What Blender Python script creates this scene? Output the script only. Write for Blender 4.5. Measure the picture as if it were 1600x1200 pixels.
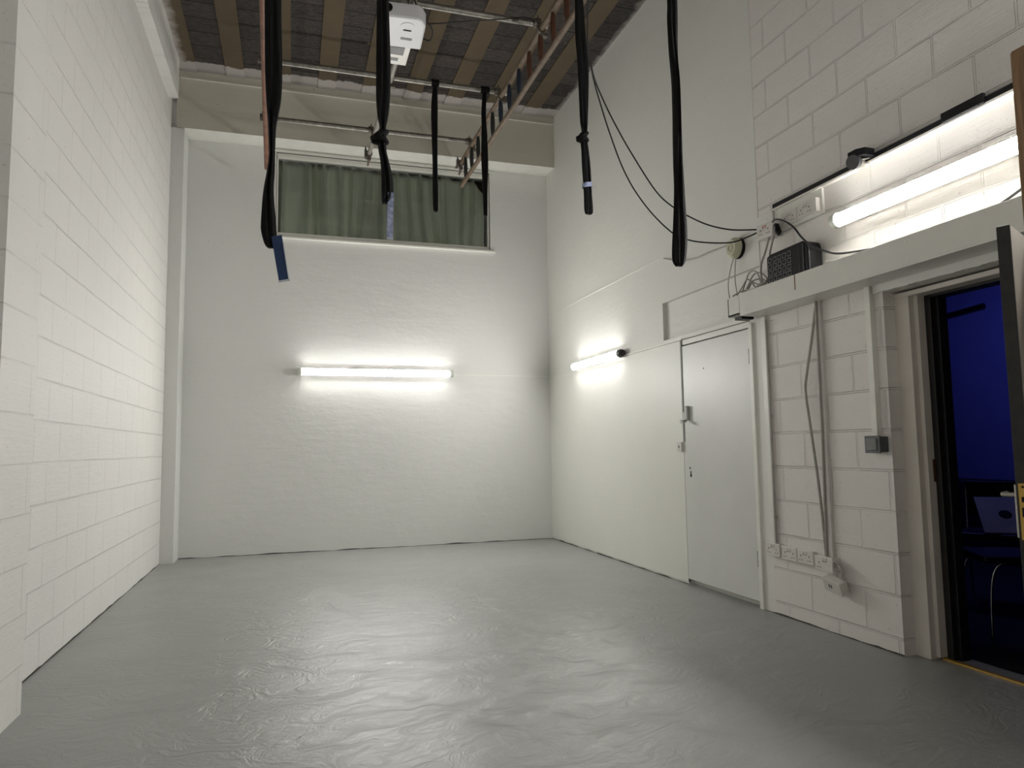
import bpy, math, random
from mathutils import Vector, Matrix, noise
random.seed(7)
sc = bpy.context.scene
for o in list(bpy.data.objects): bpy.data.objects.remove(o)
COL = sc.collection

# ---------------------------------------------------------------- camera, world, exposure
yaw, pitch, roll = 0.301497, 0.0880054, -0.0147901
CF = Vector((math.sin(yaw)*math.cos(pitch), math.cos(yaw)*math.cos(pitch), math.sin(pitch)))
CR = Vector((math.cos(yaw), -math.sin(yaw), 0)); CU = CR.cross(CF)
CR, CU = math.cos(roll)*CR+math.sin(roll)*CU, -math.sin(roll)*CR+math.cos(roll)*CU
cd = bpy.data.cameras.new('camera'); cam = bpy.data.objects.new('camera', cd); COL.objects.link(cam)
cd.sensor_fit = 'HORIZONTAL'; cd.sensor_width = 36; cd.lens = 1113.74/1600*36; cd.clip_start = 0.05
m = Matrix((CR, CU, -CF)).transposed().to_4x4(); m.translation = Vector((0, 0, 1.15)); cam.matrix_world = m
sc.camera = cam
W = bpy.data.worlds.new('world'); sc.world = W; W.use_nodes = True
W.node_tree.nodes['Background'].inputs[0].default_value = (0.9, 0.95, 1, 1)
W.node_tree.nodes['Background'].inputs[1].default_value = 0.0
sc.view_settings.view_transform = 'Standard'; sc.view_settings.look = 'None'
sc.view_settings.gamma = 1; sc.view_settings.exposure = 3.12
TUBE = 13.0            # emission of the lit batten tubes
BLUE = 1.5             # blue lamp in the dark side room (watts)

# ---------------------------------------------------------------- dimensions
XL, XR, D1, D, XC, H, HB = -1.279, 3.158, 8.219, 8.524, -1.145, 5.32, 4.676
YF = -1.6              # wall behind the viewer

# ---------------------------------------------------------------- materials
def srgb(r, g, b):
    f = lambda c: (c/255/12.92) if c/255 <= .04045 else ((c/255+.055)/1.055)**2.4
    return (f(r), f(g), f(b), 1)
class NT:
    def __init__(s, name):
        s.m = bpy.data.materials.new(name); s.m.use_nodes = True; s.t = s.m.node_tree
        s.b = s.t.nodes['Principled BSDF']; s.tc = s.n('ShaderNodeTexCoord')
    def n(s, k, **kw):
        x = s.t.nodes.new(k)
        for a, v in kw.items(): setattr(x, a, v)
        return x
    def l(s, a, b): s.t.links.new(a, b)
    def geo(s):
        if not hasattr(s, '_g'): s._g = s.n('ShaderNodeNewGeometry')
        return s._g.outputs['Position']
    def xyz(s):
        if not hasattr(s, '_s'):
            s._s = s.n('ShaderNodeSeparateXYZ'); s.l(s.geo(), s._s.inputs[0])
        return s._s.outputs
    def math(s, op, a, b=None, c=None):
        x = s.n('ShaderNodeMath', operation=op)
        for i, v in enumerate((a, b, c)):
            if v is None: continue
            if isinstance(v, (int, float)): x.inputs[i].default_value = v
            else: s.l(v, x.inputs[i])
        return x.outputs[0]
    def vec(s, a, b, c):
        x = s.n('ShaderNodeCombineXYZ')
        for i, v in enumerate((a, b, c)):
            if isinstance(v, (int, float)): x.inputs[i].default_value = v
            else: s.l(v, x.inputs[i])
        return x.outputs[0]
    def noise(s, scale, detail=3, rough=.5, v=None, dist=0):
        x = s.n('ShaderNodeTexNoise'); x.inputs['Scale'].default_value = scale
        x.inputs['Detail'].default_value = detail; x.inputs['Roughness'].default_value = rough
        x.inputs['Distortion'].default_value = dist
        s.l(v if v is not None else s.geo(), x.inputs['Vector']); return x.outputs[0]
    def scaled(s, sx, sy, sz):
        x = s.n('ShaderNodeVectorMath', operation='MULTIPLY'); s.l(s.geo(), x.inputs[0]); x.inputs[1].default_value = (sx, sy, sz)
        return x.outputs[0]
    def ramp(s, f, stops):
        x = s.n('ShaderNodeValToRGB'); s.l(f, x.inputs[0]); e = x.color_ramp.elements
        e[0].position, e[0].color = stops[0]; e[1].position, e[1].color = stops[-1]
        for p, c in stops[1:-1]:
            q = e.new(p); q.color = c
        return x.outputs[0]
    def mix(s, f, a, b):
        x = s.n('ShaderNodeMix', data_type='RGBA')
        for sock, v in ((x.inputs[0], f), (x.inputs[6], a), (x.inputs[7], b)):
            if isinstance(v, (int, float, tuple)): sock.default_value = v
            else: s.l(v, sock)
        return x.outputs[2]
    def bump(s, h, dist=.005, strength=1, prev=None):
        x = s.n('ShaderNodeBump'); x.inputs['Distance'].default_value = dist; x.inputs['Strength'].default_value = strength
        s.l(h, x.inputs['Height'])
        if prev is not None: s.l(prev, x.inputs['Normal'])
        return x.outputs[0]
    def out(s, col=None, rough=None, nrm=None, metal=None, spec=None):
        for nm, v in (('Base Color', col), ('Roughness', rough), ('Normal', nrm), ('Metallic', metal), ('Specular IOR Level', spec)):
            if v is None: continue
            if isinstance(v, (int, float, tuple)): s.b.inputs[nm].default_value = v
            else: s.l(v, s.b.inputs[nm])
        return s.m
def simple(name, col, rough=.5, metal=0, nscale=30, namp=.12, bump=.0008, spec=None):
    k = NT(name); f = k.noise(nscale, 4)
    d = tuple(c*(1-namp) for c in col[:3])+(1,); e = tuple(min(1, c*(1+namp)) for c in col[:3])+(1,)
    c = k.ramp(f, [(.3, d), (.7, e)])
    return k.out(c, rough, k.bump(f, bump), metal, spec)

WHITE = srgb(222, 221, 216)
def brick_wall(name, axis, u0, v0, bw, rh, lo, hi, msize=.006, depth=.006, joint=.6):
    k = NT(name); P = k.xyz()
    wob = k.noise(1.3, 2); wob = k.math('MULTIPLY', k.math('SUBTRACT', wob, .5), .009)
    u = k.math('ADD', k.math('SUBTRACT', P[axis], u0), wob); v = k.math('ADD', k.math('SUBTRACT', P[2], v0), wob)
    br = k.n('ShaderNodeTexBrick'); br.offset = .5; br.offset_frequency = 2
    for nm, val in (('Scale', 1), ('Mortar Size', msize), ('Mortar Smooth', .35), ('Brick Width', bw), ('Row Height', rh), ('Bias', 0)): br.inputs[nm].default_value = val
    k.l(k.vec(u, v, 0), br.inputs['Vector'])
    br.inputs['Color1'].default_value = (0, 0, 0, 1); br.inputs['Color2'].default_value = (1, 1, 1, 1); br.inputs['Mortar'].default_value = (.5, .5, .5, 1)
    tone = br.outputs['Color']; fac = br.outputs['Fac']
    # paint fills some joints: patchy joint depth
    patch = k.ramp(k.noise(2.2, 3), [(.36, (.25,)*3+(1,)), (.56, (1,)*3+(1,))])
    jf = k.math('MULTIPLY', fac, patch)
    base = k.mix(k.noise(1.1, 4, .6), lo, hi)
    dirt = k.ramp(k.noise(55, 4, .6), [(.27, (.6, .57, .54, 1)), (.33, (1, 1, 1, 1))])
    mm = k.n('ShaderNodeMix', data_type='RGBA', blend_type='MULTIPLY'); mm.inputs[0].default_value = 1
    k.l(base, mm.inputs[6]); k.l(dirt, mm.inputs[7])
    col = k.mix(k.math('MULTIPLY', jf, .1), mm.outputs[2], srgb(150, 147, 140))
    n1 = k.bump(k.math('MULTIPLY', k.math('ADD', jf, k.math('MULTIPLY', tone, .12)), -1), depth, 1)
    n2 = k.bump(k.noise(14, 5, .65), .0035, .6, n1)
    st = k.noise(9, 3, .5, k.scaled(1, .5, 9)); n3 = k.bump(st, .0025, .5, n2)
    n4 = k.bump(k.ramp(k.noise(70, 2), [(.3, (0, 0, 0, 1)), (.36, (1, 1, 1, 1))]), .0015, .6, n3)
    return k.out(col, .62, n4)
M = {}
M['brick_left'] = brick_wall('painted_block_left', 1, 4.74, -.01, .438, .2226, srgb(229, 228, 224), srgb(239, 237, 233), .0048, .008)
M['brick_right'] = brick_wall('painted_block_right', 1, 3.1675, .085, .445, .2262, srgb(227, 223, 218), srgb(237, 233, 228), .0075, .015)
M['brick_side'] = brick_wall('painted_block_end', 0, 3.05, .085, .445, .2262, srgb(220, 216, 211), srgb(231, 227, 222), .006, .006)
M['pier'] = brick_wall('painted_block_pier', 1, 3.26, -.01, .95, .2226, srgb(227, 226, 221), srgb(237, 235, 230), .004, .005)

def plaster(name, a, b, bs=1., rough=.55):
    k = NT(name); base = k.mix(k.noise(1.6, 5, .6), a, b)
    d = k.ramp(k.noise(38, 3, .55), [(.24, (.5, .48, .45, 1)), (.27, (1, 1, 1, 1))])
    mm = k.n('ShaderNodeMix', data_type='RGBA', blend_type='MULTIPLY'); mm.inputs[0].default_value = 1
    k.l(base, mm.inputs[6]); k.l(d, mm.inputs[7])
    n1 = k.bump(k.noise(2.4, 4, .5), .02, .35*bs); n2 = k.bump(k.noise(3.5, 4, .6, k.scaled(1, 1, 3)), .012, .3*bs, n1)
    n3 = k.bump(k.noise(60, 3), .0012, .5, n2)
    return k.out(mm.outputs[2], rough, n3)
M['plaster_back'] = plaster('painted_plaster_back', srgb(223, 223, 220), srgb(231, 231, 227))
M['plaster'] = plaster('painted_plaster', srgb(227, 227, 221), srgb(235, 234, 228), .8)
M['cream'] = plaster('cream_beam_paint', srgb(200, 197, 182), srgb(210, 206, 192), .6)
M['board'] = plaster('painted_board', srgb(229, 229, 221), srgb(236, 236, 228), .25, .45)
M['gloss_white'] = simple('white_gloss_paint', srgb(231, 230, 223), .35, nscale=6, namp=.03)
M['door_white'] = simple('white_door_paint', srgb(220, 220, 215), .4, nscale=3, namp=.03)
M['trim_white'] = simple('white_trim', srgb(237, 236, 229), .4, nscale=8, namp=.04)
M['lining'] = simple('chipped_white_lining', srgb(220, 213, 205), .5, nscale=5, namp=.06)
# floor
k = NT('grey_floor_paint')
w = k.scaled(1, 1.35, 1)
base = k.mix(k.noise(.8, 5, .6), srgb(152, 154, 151), srgb(166, 168, 165))
sp = k.ramp(k.noise(44, 2, .5), [(.20, (.3, .29, .28, 1)), (.225, (1, 1, 1, 1))])
mm = k.n('ShaderNodeMix', data_type='RGBA', blend_type='MULTIPLY'); mm.inputs[0].default_value = 1
k.l(base, mm.inputs[6]); k.l(sp, mm.inputs[7])
wn = k.noise(2.1, 2, .5); warp = k.n('ShaderNodeVectorMath', operation='ADD'); k.l(k.scaled(.55, 1.25, 1), warp.inputs[0]); k.l(k.vec(wn, wn, 0), warp.inputs[1])
n1 = k.bump(k.noise(1.7, 3, .5), .02, .25)
n2 = k.bump(k.noise(6, 6, .62, warp.outputs[0], 1.5), .016, .52, n1)
vo = k.n('ShaderNodeTexVoronoi', feature='DISTANCE_TO_EDGE'); vo.inputs['Scale'].default_value = 2.6; k.l(warp.outputs[0], vo.inputs['Vector'])
ed = k.ramp(vo.outputs['Distance'], [(0, (0, 0, 0, 1)), (.02, (1, 1, 1, 1))])
n3 = k.bump(ed, .0012, .2, n2)
n4 = k.bump(k.noise(30, 6, .7, k.scaled(.8, 1.3, 1), 1.2), .0034, .6, n3)
rg = k.math('MULTIPLY_ADD', k.noise(2.7, 3, .5), .20, .23)
M['floor'] = k.out(mm.outputs[2], rg, n4)
M['floor'].node_tree.nodes['Principled BSDF'].inputs['Specular IOR Level'].default_value = .5
# ceiling blocks and beams, overpainted along the walls
def over_paint(k, col):
    P = k.xyz(); e = k.math('MULTIPLY', k.math('SUBTRACT', k.noise(6, 4, .6), .5), .16)
    def mask(coord, edge, sgn, soft):
        d = k.math('MULTIPLY', k.math('SUBTRACT', k.math('ADD', coord, e), edge), sgn/soft); return k.math('MINIMUM', k.math('MAXIMUM', d, 0), 1)
    mk = k.math('MAXIMUM', mask(P[1], 7.99, 1, .02), k.math('MAXIMUM', mask(P[0], 3.10, 1, .09), mask(P[0], -1.10, -1, .09)))
    return k.mix(mk, col, srgb(176, 170, 166))
k = NT('ceiling_block'); P = k.xyz()
br = k.n('ShaderNodeTexBrick'); br.offset = 0
for nm, val in (('Scale', 1), ('Mortar Size', .0055), ('Mortar Smooth', .1), ('Brick Width', .4915), ('Row Height', .2535), ('Bias', 0)): br.inputs[nm].default_value = val
k.l(k.vec(k.math('ADD', P[0], 1.13), k.math('SUBTRACT', P[1], .043), 0), br.inputs['Vector'])
br.inputs['Color1'].default_value = srgb(66, 61, 59); br.inputs['Color2'].default_value = srgb(88, 81, 77); br.inputs['Mortar'].default_value = srgb(14, 12, 11)
grain = k.ramp(k.noise(38, 6, .75, k.scaled(.6, 1.6, 1)), [(.34, (.25, .24, .23, 1)), (.62, (1.0, 1.0, 1.0, 1))])
mm = k.n('ShaderNodeMix', data_type='RGBA', blend_type='MULTIPLY'); mm.inputs[0].default_value = 1
k.l(br.outputs['Color'], mm.inputs[6]); k.l(grain, mm.inputs[7])
yel = k.ramp(k.noise(3.1, 4, .6), [(.70, (0, 0, 0, 1)), (.74, (1, 1, 1, 1))])
c1 = k.mix(k.math('MULTIPLY', yel, .5), mm.outputs[2], srgb(150, 130, 92))
M['ceil_block'] = k.out(over_paint(k, c1), .95, k.bump(k.noise(45, 6, .8), .012, .8, k.bump(k.math('MULTIPLY', br.outputs['Fac'], -1), .008)))
k = NT('ceiling_beam_concrete')
c1 = k.mix(k.noise(4, 4, .6), srgb(82, 71, 54), srgb(98, 85, 65))
sp = k.ramp(k.noise(9, 2), [(.22, srgb(60, 42, 30)), (.27, (1, 1, 1, 1))])
M['ceil_beam'] = k.out(over_paint(k, c1), .9, k.bump(k.noise(20, 5), .003))

M['pipe'] = simple('galvanised_scaffold_tube', srgb(150, 147, 140), .42, .75, 25, .25)
M['pipe_grey'] = simple('grey_painted_tube', srgb(150, 146, 138), .5, .2, 20, .15)
M['clamp'] = simple('weathered_steel_clamp', srgb(110, 103, 95), .55, .6, 40, .35)
M['wood_rail'] = simple('brown_ladder_rail', srgb(108, 92, 74), .6, 0, 18, .25)
M['wood_orange'] = simple('reddish_ladder_rail', srgb(122, 84, 66), .6, 0, 10, .22)
M['rung_blue'] = simple('blue_ladder_rung', srgb(38, 48, 62), .5, 0, 25, .2)
M['rung_green'] = simple('dark_green_ladder_rung', srgb(44, 47, 45), .5, 0, 25, .2)
M['rung_brown'] = simple('rust_brown_ladder_rung', srgb(84, 54, 38), .5, 0, 25, .2)
M['black_plastic'] = simple('black_plastic', srgb(12, 12, 14), .4, 0, 30, .2, .0003, .25)
M['black_metal'] = simple('black_powder_coat', srgb(20, 20, 23), .35, .2, 30, .2)
M['dark_grey'] = simple('dark_grey_metal', srgb(66, 66, 68), .4, .5, 30, .1)
M['cable_black'] = simple('black_cable', srgb(22, 22, 22), .5, 0, 30, .1)
M['cable_grey'] = simple('grey_cable', srgb(168, 164, 156), .5, 0, 30, .1)
M['plastic_white'] = simple('white_plastic', srgb(224, 220, 214), .35, 0, 12, .03)
M['plastic_cream'] = simple('cream_plastic', srgb(206, 203, 178), .4, 0, 12, .05)
M['projector'] = simple('projector_casing', srgb(214, 213, 216), .4, 0, 5, .03)
M['label_grey'] = simple('grey_label', srgb(120, 120, 120), .5, 0, 90, .35)
M['gap_dark'] = simple('dark_gap', srgb(70, 68, 64), .9, 0, 40, .5)
M['hole'] = simple('dark_hole', srgb(16, 15, 14), .8)
M['red'] = simple('faded_red_mark', srgb(205, 160, 152), .4)
M['chrome'] = simple('chrome', srgb(190, 190, 188), .10, 1, 10, .02)
M['silver'] = simple('satin_silver', srgb(190, 186, 178), .35, .6, 10, .05)
M['brass'] = simple('brass_lock_plate', srgb(205, 168, 84), .32, .55, 20, .1)
M['door_black'] = simple('worn_black_door_edge', srgb(38, 37, 35), .5, 0, 16, .4)
M['reveal_shade'] = simple('painted_reveal_shade', srgb(128, 127, 120), .6, 0, 6, .05)  # grey stands for the shade in the door reveal
M['door_face'] = simple('pale_grey_door_face', srgb(150, 143, 134), .55, 0, 6, .08)
M['frame_black'] = simple('black_frame', srgb(22, 22, 24), .45, 0, 20, .3)
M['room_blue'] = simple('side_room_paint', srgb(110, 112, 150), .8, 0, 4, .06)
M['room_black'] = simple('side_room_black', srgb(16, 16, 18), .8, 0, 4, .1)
M['webbing_blue'] = simple('blue_webbing', srgb(32, 56, 96), .7, 0, 120, .3)
M['webbing_edge'] = simple('white_webbing_edge', srgb(190, 196, 205), .6, 0, 80, .1)
M['film'] = simple('shiny_blue_white_film', srgb(150, 158, 188), .22, .1, 60, .45, .004)
M['rust'] = simple('rust_stain', srgb(120, 78, 52), .8)
M['switch_grey'] = simple('grey_switch_box', srgb(92, 96, 98), .4, 0, 20, .1)
M['flap'] = simple('switch_flap', srgb(122, 124, 124), .3, 0, 20, .1)
k = NT('raw_brown_timber')
gr = k.noise(7, 6, .6, k.scaled(14, 14, .9), .6); kn = k.ramp(k.noise(11, 2), [(.27, srgb(52, 36, 24)), (.32, (1, 1, 1, 1))])
mm = k.n('ShaderNodeMix', data_type='RGBA', blend_type='MULTIPLY'); mm.inputs[0].default_value = 1
k.l(k.ramp(gr, [(.3, srgb(120, 92, 66)), (.7, srgb(164, 130, 98))]), mm.inputs[6]); k.l(kn, mm.inputs[7])
M['timber'] = k.out(mm.outputs[2], .75, k.bump(gr, .002))
k = NT('black_sling_fabric')
f = k.noise(22, 4, .6, k.scaled(3, 3, .5)); f2 = k.noise(9, 3, .5, k.scaled(4, 4, .35))
M['sling'] = k.out(k.ramp(f, [(.3, srgb(7, 7, 8)), (.75, srgb(20, 19, 21))]), .85, k.bump(f2, .012, .7, k.bump(f, .004, .8)), None, .25)
k = NT('green_grey_curtain_fabric')
M['curtain'] = k.out(k.mix(k.noise(1.6, 3, .5, k.scaled(3, 1, .5)), srgb(214, 218, 204), srgb(236, 238, 228)), .85, k.bump(k.noise(250, 2), .0006))
k = NT('window_pane'); t = k.t; t.nodes.remove(k.b)
mx = k.n('ShaderNodeMixShader'); gl = k.n('ShaderNodeBsdfGlossy'); tr = k.n('ShaderNodeBsdfTransparent'); fr = k.n('ShaderNodeFresnel')
gl.inputs['Roughness'].default_value = .06; tr.inputs['Color'].default_value = (.95, .97, .95, 1); fr.inputs['IOR'].default_value = 1.5
ad = k.n('ShaderNodeMath', operation='ADD'); k.l(fr.outputs[0], ad.inputs[0])
sm = k.ramp(k.noise(1.8, 4, .6), [(.45, (0, 0, 0, 1)), (.8, (.12, .12, .12, 1))]); k.l(sm, ad.inputs[1])
k.l(ad.outputs[0], mx.inputs[0]); k.l(tr.outputs[0], mx.inputs[1]); k.l(gl.outputs[0], mx.inputs[2])
k.l(mx.outputs[0], t.nodes['Material Output'].inputs[0]); M['glass'] = k.m
def emis(name, col, s):
    k = NT(name); k.b.inputs['Base Color'].default_value = (.9, .9, .9, 1)
    k.b.inputs['Emission Color'].default_value = col; k.b.inputs['Emission Strength'].default_value = s; return k.m
M['tube'] = emis('lit_tube_diffuser', (1, .985, .95, 1), TUBE)
M['fill_tube'] = emis('added_fill_tube_diffuser', (1, .985, .95, 1), TUBE*.2)  # weaker emission for the added, unseen fill tubes
M['cap_clear'] = simple('pale_end_cap', srgb(215, 220, 210), .25, 0, 30, .1)

# ---------------------------------------------------------------- mesh builder
def wpos(o):
    v = Vector((0, 0, 0))
    while o is not None: v += o.location; o = o.parent
    return v
class B:
    def __init__(s): s.v = []; s.f = []; s.mi = []; s.cur = 0; s.sm = []
    def add(s, vs, fs, smooth=False):
        n = len(s.v); s.v += [Vector(a) for a in vs]
        for f in fs: s.f.append([n+i for i in f]); s.mi.append(s.cur); s.sm.append(smooth)
        return s
    def box(s, x0, x1, y0, y1, z0, z1, R=None, c=None):
        vs = [Vector((x, y, z)) for x in (x0, x1) for y in (y0, y1) for z in (z0, z1)]
        if R is not None:
            c = Vector(c) if c is not None else Vector(((x0+x1)/2, (y0+y1)/2, (z0+z1)/2)); vs = [c+R @ (v-c) for v in vs]
        return s.add(vs, [(0, 1, 3, 2), (4, 6, 7, 5), (0, 4, 5, 1), (2, 3, 7, 6), (0, 2, 6, 4), (1, 5, 7, 3)])
    def prism(s, poly, a, b):      # poly of 3D points, extruded by vector from a to b offsets
        n = len(poly); a = Vector(a); b = Vector(b)
        vs = [Vector(p)+a for p in poly]+[Vector(p)+b for p in poly]
        return s.add(vs, [tuple(range(n))[::-1], tuple(range(n, 2*n))]+[(i, (i+1) % n, n+(i+1) % n, n+i) for i in range(n)])
    def tube(s, pts, r, n=12, cap=True, ref=None):
        pts = [Vector(p) for p in pts]; rs = r if isinstance(r, (list, tuple)) else [r]*len(pts)
        vs = []; prev = None
        for i, p in enumerate(pts):
            t = (pts[min(i+1, len(pts)-1)]-pts[max(i-1, 0)]).normalized()
            if prev is None:
                u = Vector((0, 0, 1)) if abs(t.z) < .9 else Vector((1, 0, 0)); a = t.cross(u).normalized()
            else: a = (prev-t*prev.dot(t)).normalized()
            prev = a; b = t.cross(a)
            for j in range(n):
                q = 2*math.pi*j/n; vs.append(p+(a*math.cos(q)+b*math.sin(q))*rs[i])
        fs = [(i*n+j, i*n+(j+1) % n, (i+1)*n+(j+1) % n, (i+1)*n+j) for i in range(len(pts)-1) for j in range(n)]
        s.add(vs, fs, True)
        if cap:
            N = len(s.v)-len(vs); s.f += [[N+j for j in range(n)][::-1], [N+(len(pts)-1)*n+j for j in range(n)]]; s.mi += [s.cur]*2; s.sm += [False]*2
        return s
    def ring(s, c, axis, ri, ro, w, n=24):   # a collar
        axis = Vector(axis).normalized(); u = Vector((0, 0, 1)) if abs(axis.z) < .9 else Vector((1, 0, 0)); a = axis.cross(u).normalized(); b = axis.cross(a); c = Vector(c)
        vs = []
        for j in range(n):
            d = a*math.cos(2*math.pi*j/n)+b*math.sin(2*math.pi*j/n)
            for rr, ww in ((ri, -w/2), (ro, -w/2), (ro, w/2), (ri, w/2)): vs.append(c+d*rr+axis*ww)
        fs = [(j*4+k, j*4+(k+1) % 4, ((j+1) % n)*4+(k+1) % 4, ((j+1) % n)*4+k) for j in range(n) for k in range(4)]
        return s.add(vs, fs, True)
    def build(s, name, mats, parent=None, bevel=0, origin=None):
        if not isinstance(mats, (list, tuple)): mats = [mats]
        if parent is not None: base = wpos(parent)
        elif origin is not None: base = Vector(origin)
        else:
            lo = [min(v[i] for v in s.v) for i in range(3)]; hi = [max(v[i] for v in s.v) for i in range(3)]
            base = Vector(((lo[0]+hi[0])/2, (lo[1]+hi[1])/2, lo[2]))
        me = bpy.data.meshes.new(name); me.from_pydata([v-base for v in s.v], [], s.f)
        for mt in mats: me.materials.append(mt)
        for p, mi, smo in zip(me.polygons, s.mi, s.sm): p.material_index = mi; p.use_smooth = smo
        import bmesh
        bm = bmesh.new(); bm.from_mesh(me); bmesh.ops.recalc_face_normals(bm, faces=bm.faces); bm.to_mesh(me); bm.free()
        o = bpy.data.objects.new(name, me); COL.objects.link(o)
        if parent is not None: o.parent = parent
        else: o.location = base
        if bevel:
            bv = o.modifiers.new('bevel', 'BEVEL'); bv.width = bevel; bv.segments = 2; bv.limit_method = 'ANGLE'; bv.angle_limit = math.radians(40)
        if any(s.sm):
            es = o.modifiers.new('split', 'EDGE_SPLIT'); es.split_angle = math.radians(45)
        return o
def tag(o, label=None, cat=None, group=None, kind=None):
    if label: o['label'] = label
    if cat: o['category'] = cat
    if group: o['group'] = group
    if kind: o['kind'] = kind
    return o
def empty(name, loc, label=None, cat=None, group=None, kind=None):
    o = bpy.data.objects.new(name, None); COL.objects.link(o); o.location = loc; o.empty_display_size = .1
    return tag(o, label, cat, group, kind)
def struct(o, label=None, cat='wall'): return tag(o, label, cat, None, 'structure')
def spline(P, n=8):
    P = [Vector(p) for p in P]; out = []
    for i in range(len(P)-1):
        a, b, c, d = P[max(i-1, 0)], P[i], P[i+1], P[min(i+2, len(P)-1)]
        for j in range(n):
            t = j/n; out.append(.5*((2*b)+(c-a)*t+(2*a-5*b+4*c-d)*t*t+(3*b-a-3*c+d)*t**3))
    out.append(P[-1]); return out

# ================================================================ the room shell
struct(B().box(-3.4, 3.44, YF, D+.4, -.2, 0).build('floor', M['floor']), 'grey painted concrete floor with worn glossy patches', 'floor')
cl = struct(B().box(-3.4, 3.6, YF, D+.4, H+.012, H+.25).build('ceiling', M['ceil_block']), 'dark beam and block ceiling with bare concrete strips', 'ceiling')
for i in range(-5, 9):
    x = 1.23+.4915*i
    if x < XL-.1 or x > XR: continue
    B().box(x+.006, min(x+.199, XR+.05), YF, D, H, H+.06).build('ceiling_beam', M['ceil_beam'], cl)
# left wall, pier
struct(B().box(XL-.25, XL, 3.5, D+.3, -.05, H+.1).build('wall_left', M['brick_left']), 'left wall of white painted blocks')
b = B(); b.box(-3.4, -1.132, 3.37, 3.79, -.05, H+.1); b.mi[-4] = 0
struct(b.build('wall_left_pier', [M['pier'], M['pier']]), 'shallow white block pier projecting at the near end of the left wall')
struct(B().box(-3.65, -3.4, YF, 3.5, -.05, H+.1).build('wall_left_near', M['brick_left']), 'left wall beside the viewer')
struct(B().box(-3.4, 3.4, YF-.2, YF, -.05, H+.1).build('wall_front', M['plaster']), 'wall behind the viewer')
# left wall head: rough ledge
b = B()
n = 60
for i in range(n):      # uneven painted ledge under the ceiling
    y0, y1 = 3.79+(8.0-3.79)*i/n, 3.79+(8.0-3.79)*(i+1)/n
    b.box(XL-.05, -1.186+.006*noise.noise(Vector((y0*4, 0, 0))), y0, y1, 4.905+.012*noise.noise(Vector((y0*3, 5, 0))), H+.05)
b.box(XL-.05, -1.215, 8.0, D1+.02, 5.0, H+.05)
struct(b.build('trim_1', M['brick_left']), 'rough white ledge along the top of the left wall', 'ledge')
# back wall with the window opening, header beam, column
wx0, wx1, wz0, wz1 = -.213, 2.403, 3.625, HB
b = B(); T = .3
b.box(XL-.2, wx0, D, D+T, -.05, H); b.box(wx1, XR+.1, D, D+T, -.05, H); b.box(wx0, wx1, D, D+T, -.05, wz0); b.box(wx0, wx1, D, D+T, wz1, H)
struct(b.build('wall_back', M['plaster_back']), 'back wall of smooth painted plaster with the high window')
b = B(); b.box(-1.228, XR+.02, D1, D+.02, HB, H+.02)
b.box(-1.2, XR+.02, D1-.02, D1+.01, 5.235, 5.25)
o = struct(b.build('trim_2', [M['cream'], M['trim_white']]), 'deep cream painted beam across the top of the back wall', 'beam')
o.data.polygons[4].material_index = 1
for p in o.data.polygons:
    if p.normal.z < -.9 and abs((o.matrix_world @ p.center).z) < HB+.01-0 : p.material_index = 1
struct(B().box(XL-.02, XC, D1, D+.02, -.05, HB-.002).build('trim_3', M['plaster_back'], bevel=.006), 'narrow white column in the back left corner', 'column')
struct(B().box(1.89, XR, D-.008, D+.01, 2.033, 2.045).build('trim_4', M['trim_white']), 'thin painted joint strip on the back wall right of the tube light', 'strip')
struct(B().box(2.28, XR, D-.003, D+.01, 2.832, 2.836).build('trim_5', M['plaster_back']), 'hairline ridge on the back wall', 'strip')

struct(B().box(XL-.02, -1.2, D1+.05, D+.02, HB-.001, H+.02).build('trim_17', M['plaster_back']), 'recessed strip between the left wall and the cream beam', 'strip')
# right wall: plaster beyond 4.2, painted blocks this side, with openings and recesses
b = B()
ys = [YF, 2.2, 3.14, 4.2, 4.345, 5.31, 5.595, D+.3]; zs = [-.05, 1.985, 2.035, 2.068, 2.405, H+.1]
for i in range(len(ys)-1):
    for j in range(len(zs)-1):
        y0, y1, z0, z1 = ys[i], ys[i+1], zs[j], zs[j+1]; x0 = XR
        if i == 1 and j == 0: continue
        if 4.3 < y0 < 5.3 and z1 <= 2.036: x0 = XR+.055
        if 4.19 < y0 < 5.59 and abs(z0-2.068) < .001: x0 = XR+.035
        b.cur = 0 if i <= 2 else 1
        b.box(x0, 3.42, y0, y1, z0, z1)
struct(b.build('wall_right', [M['brick_right'], M['plaster']]), 'right wall, painted blocks near and smooth plaster beyond')
b = B()
pts = [(XR, y, 2.82+.006*noise.noise(Vector((y*2, 1, 0)))) for y in [8.5-.1*i for i in range(30)]]
b.tube(pts, .003, 6)
struct(b.build('trim_6', M['plaster']), 'uneven ridge line running along the right plaster wall', 'strip')
struct(B().box(XR-.006, XR+.02, 5.31, D, .014, 2.03).build('trim_7', M['board'], bevel=.003), 'white painted board lining low on the right wall', 'boarding')
struct(B().box(XR-.016, XR+.01, 5.27, D, 2.03, 2.042).build('trim_8', M['trim_white']), 'thin capping strip over the low boarding', 'strip')
struct(B().box(XR-.004, XR+.06, 4.345, 5.59, 2.04, 2.068).build('trim_9', M['board']), 'white head board over the closed white door', 'strip')
struct(B().box(XR-.004, XR+.001, 4.2, 4.203, 2.2, H).build('trim_10', M['plaster']), 'vertical edge where plaster meets painted blocks', 'strip')
# rough lintel band above the open doorway
b = B(); n = 30
for i in range(n):
    y0, y1 = 2.15+(3.2-2.15)*i/n, 2.15+(3.2-2.15)*(i+1)/n
    b.box(XR-.012, XR+.03, y0, y1, 1.985+.006*noise.noise(Vector((y0*14, 2, 0))), 2.03)
struct(b.build('trim_11', M['plaster']), 'rough plaster band over the open doorway', 'lintel')

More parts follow.
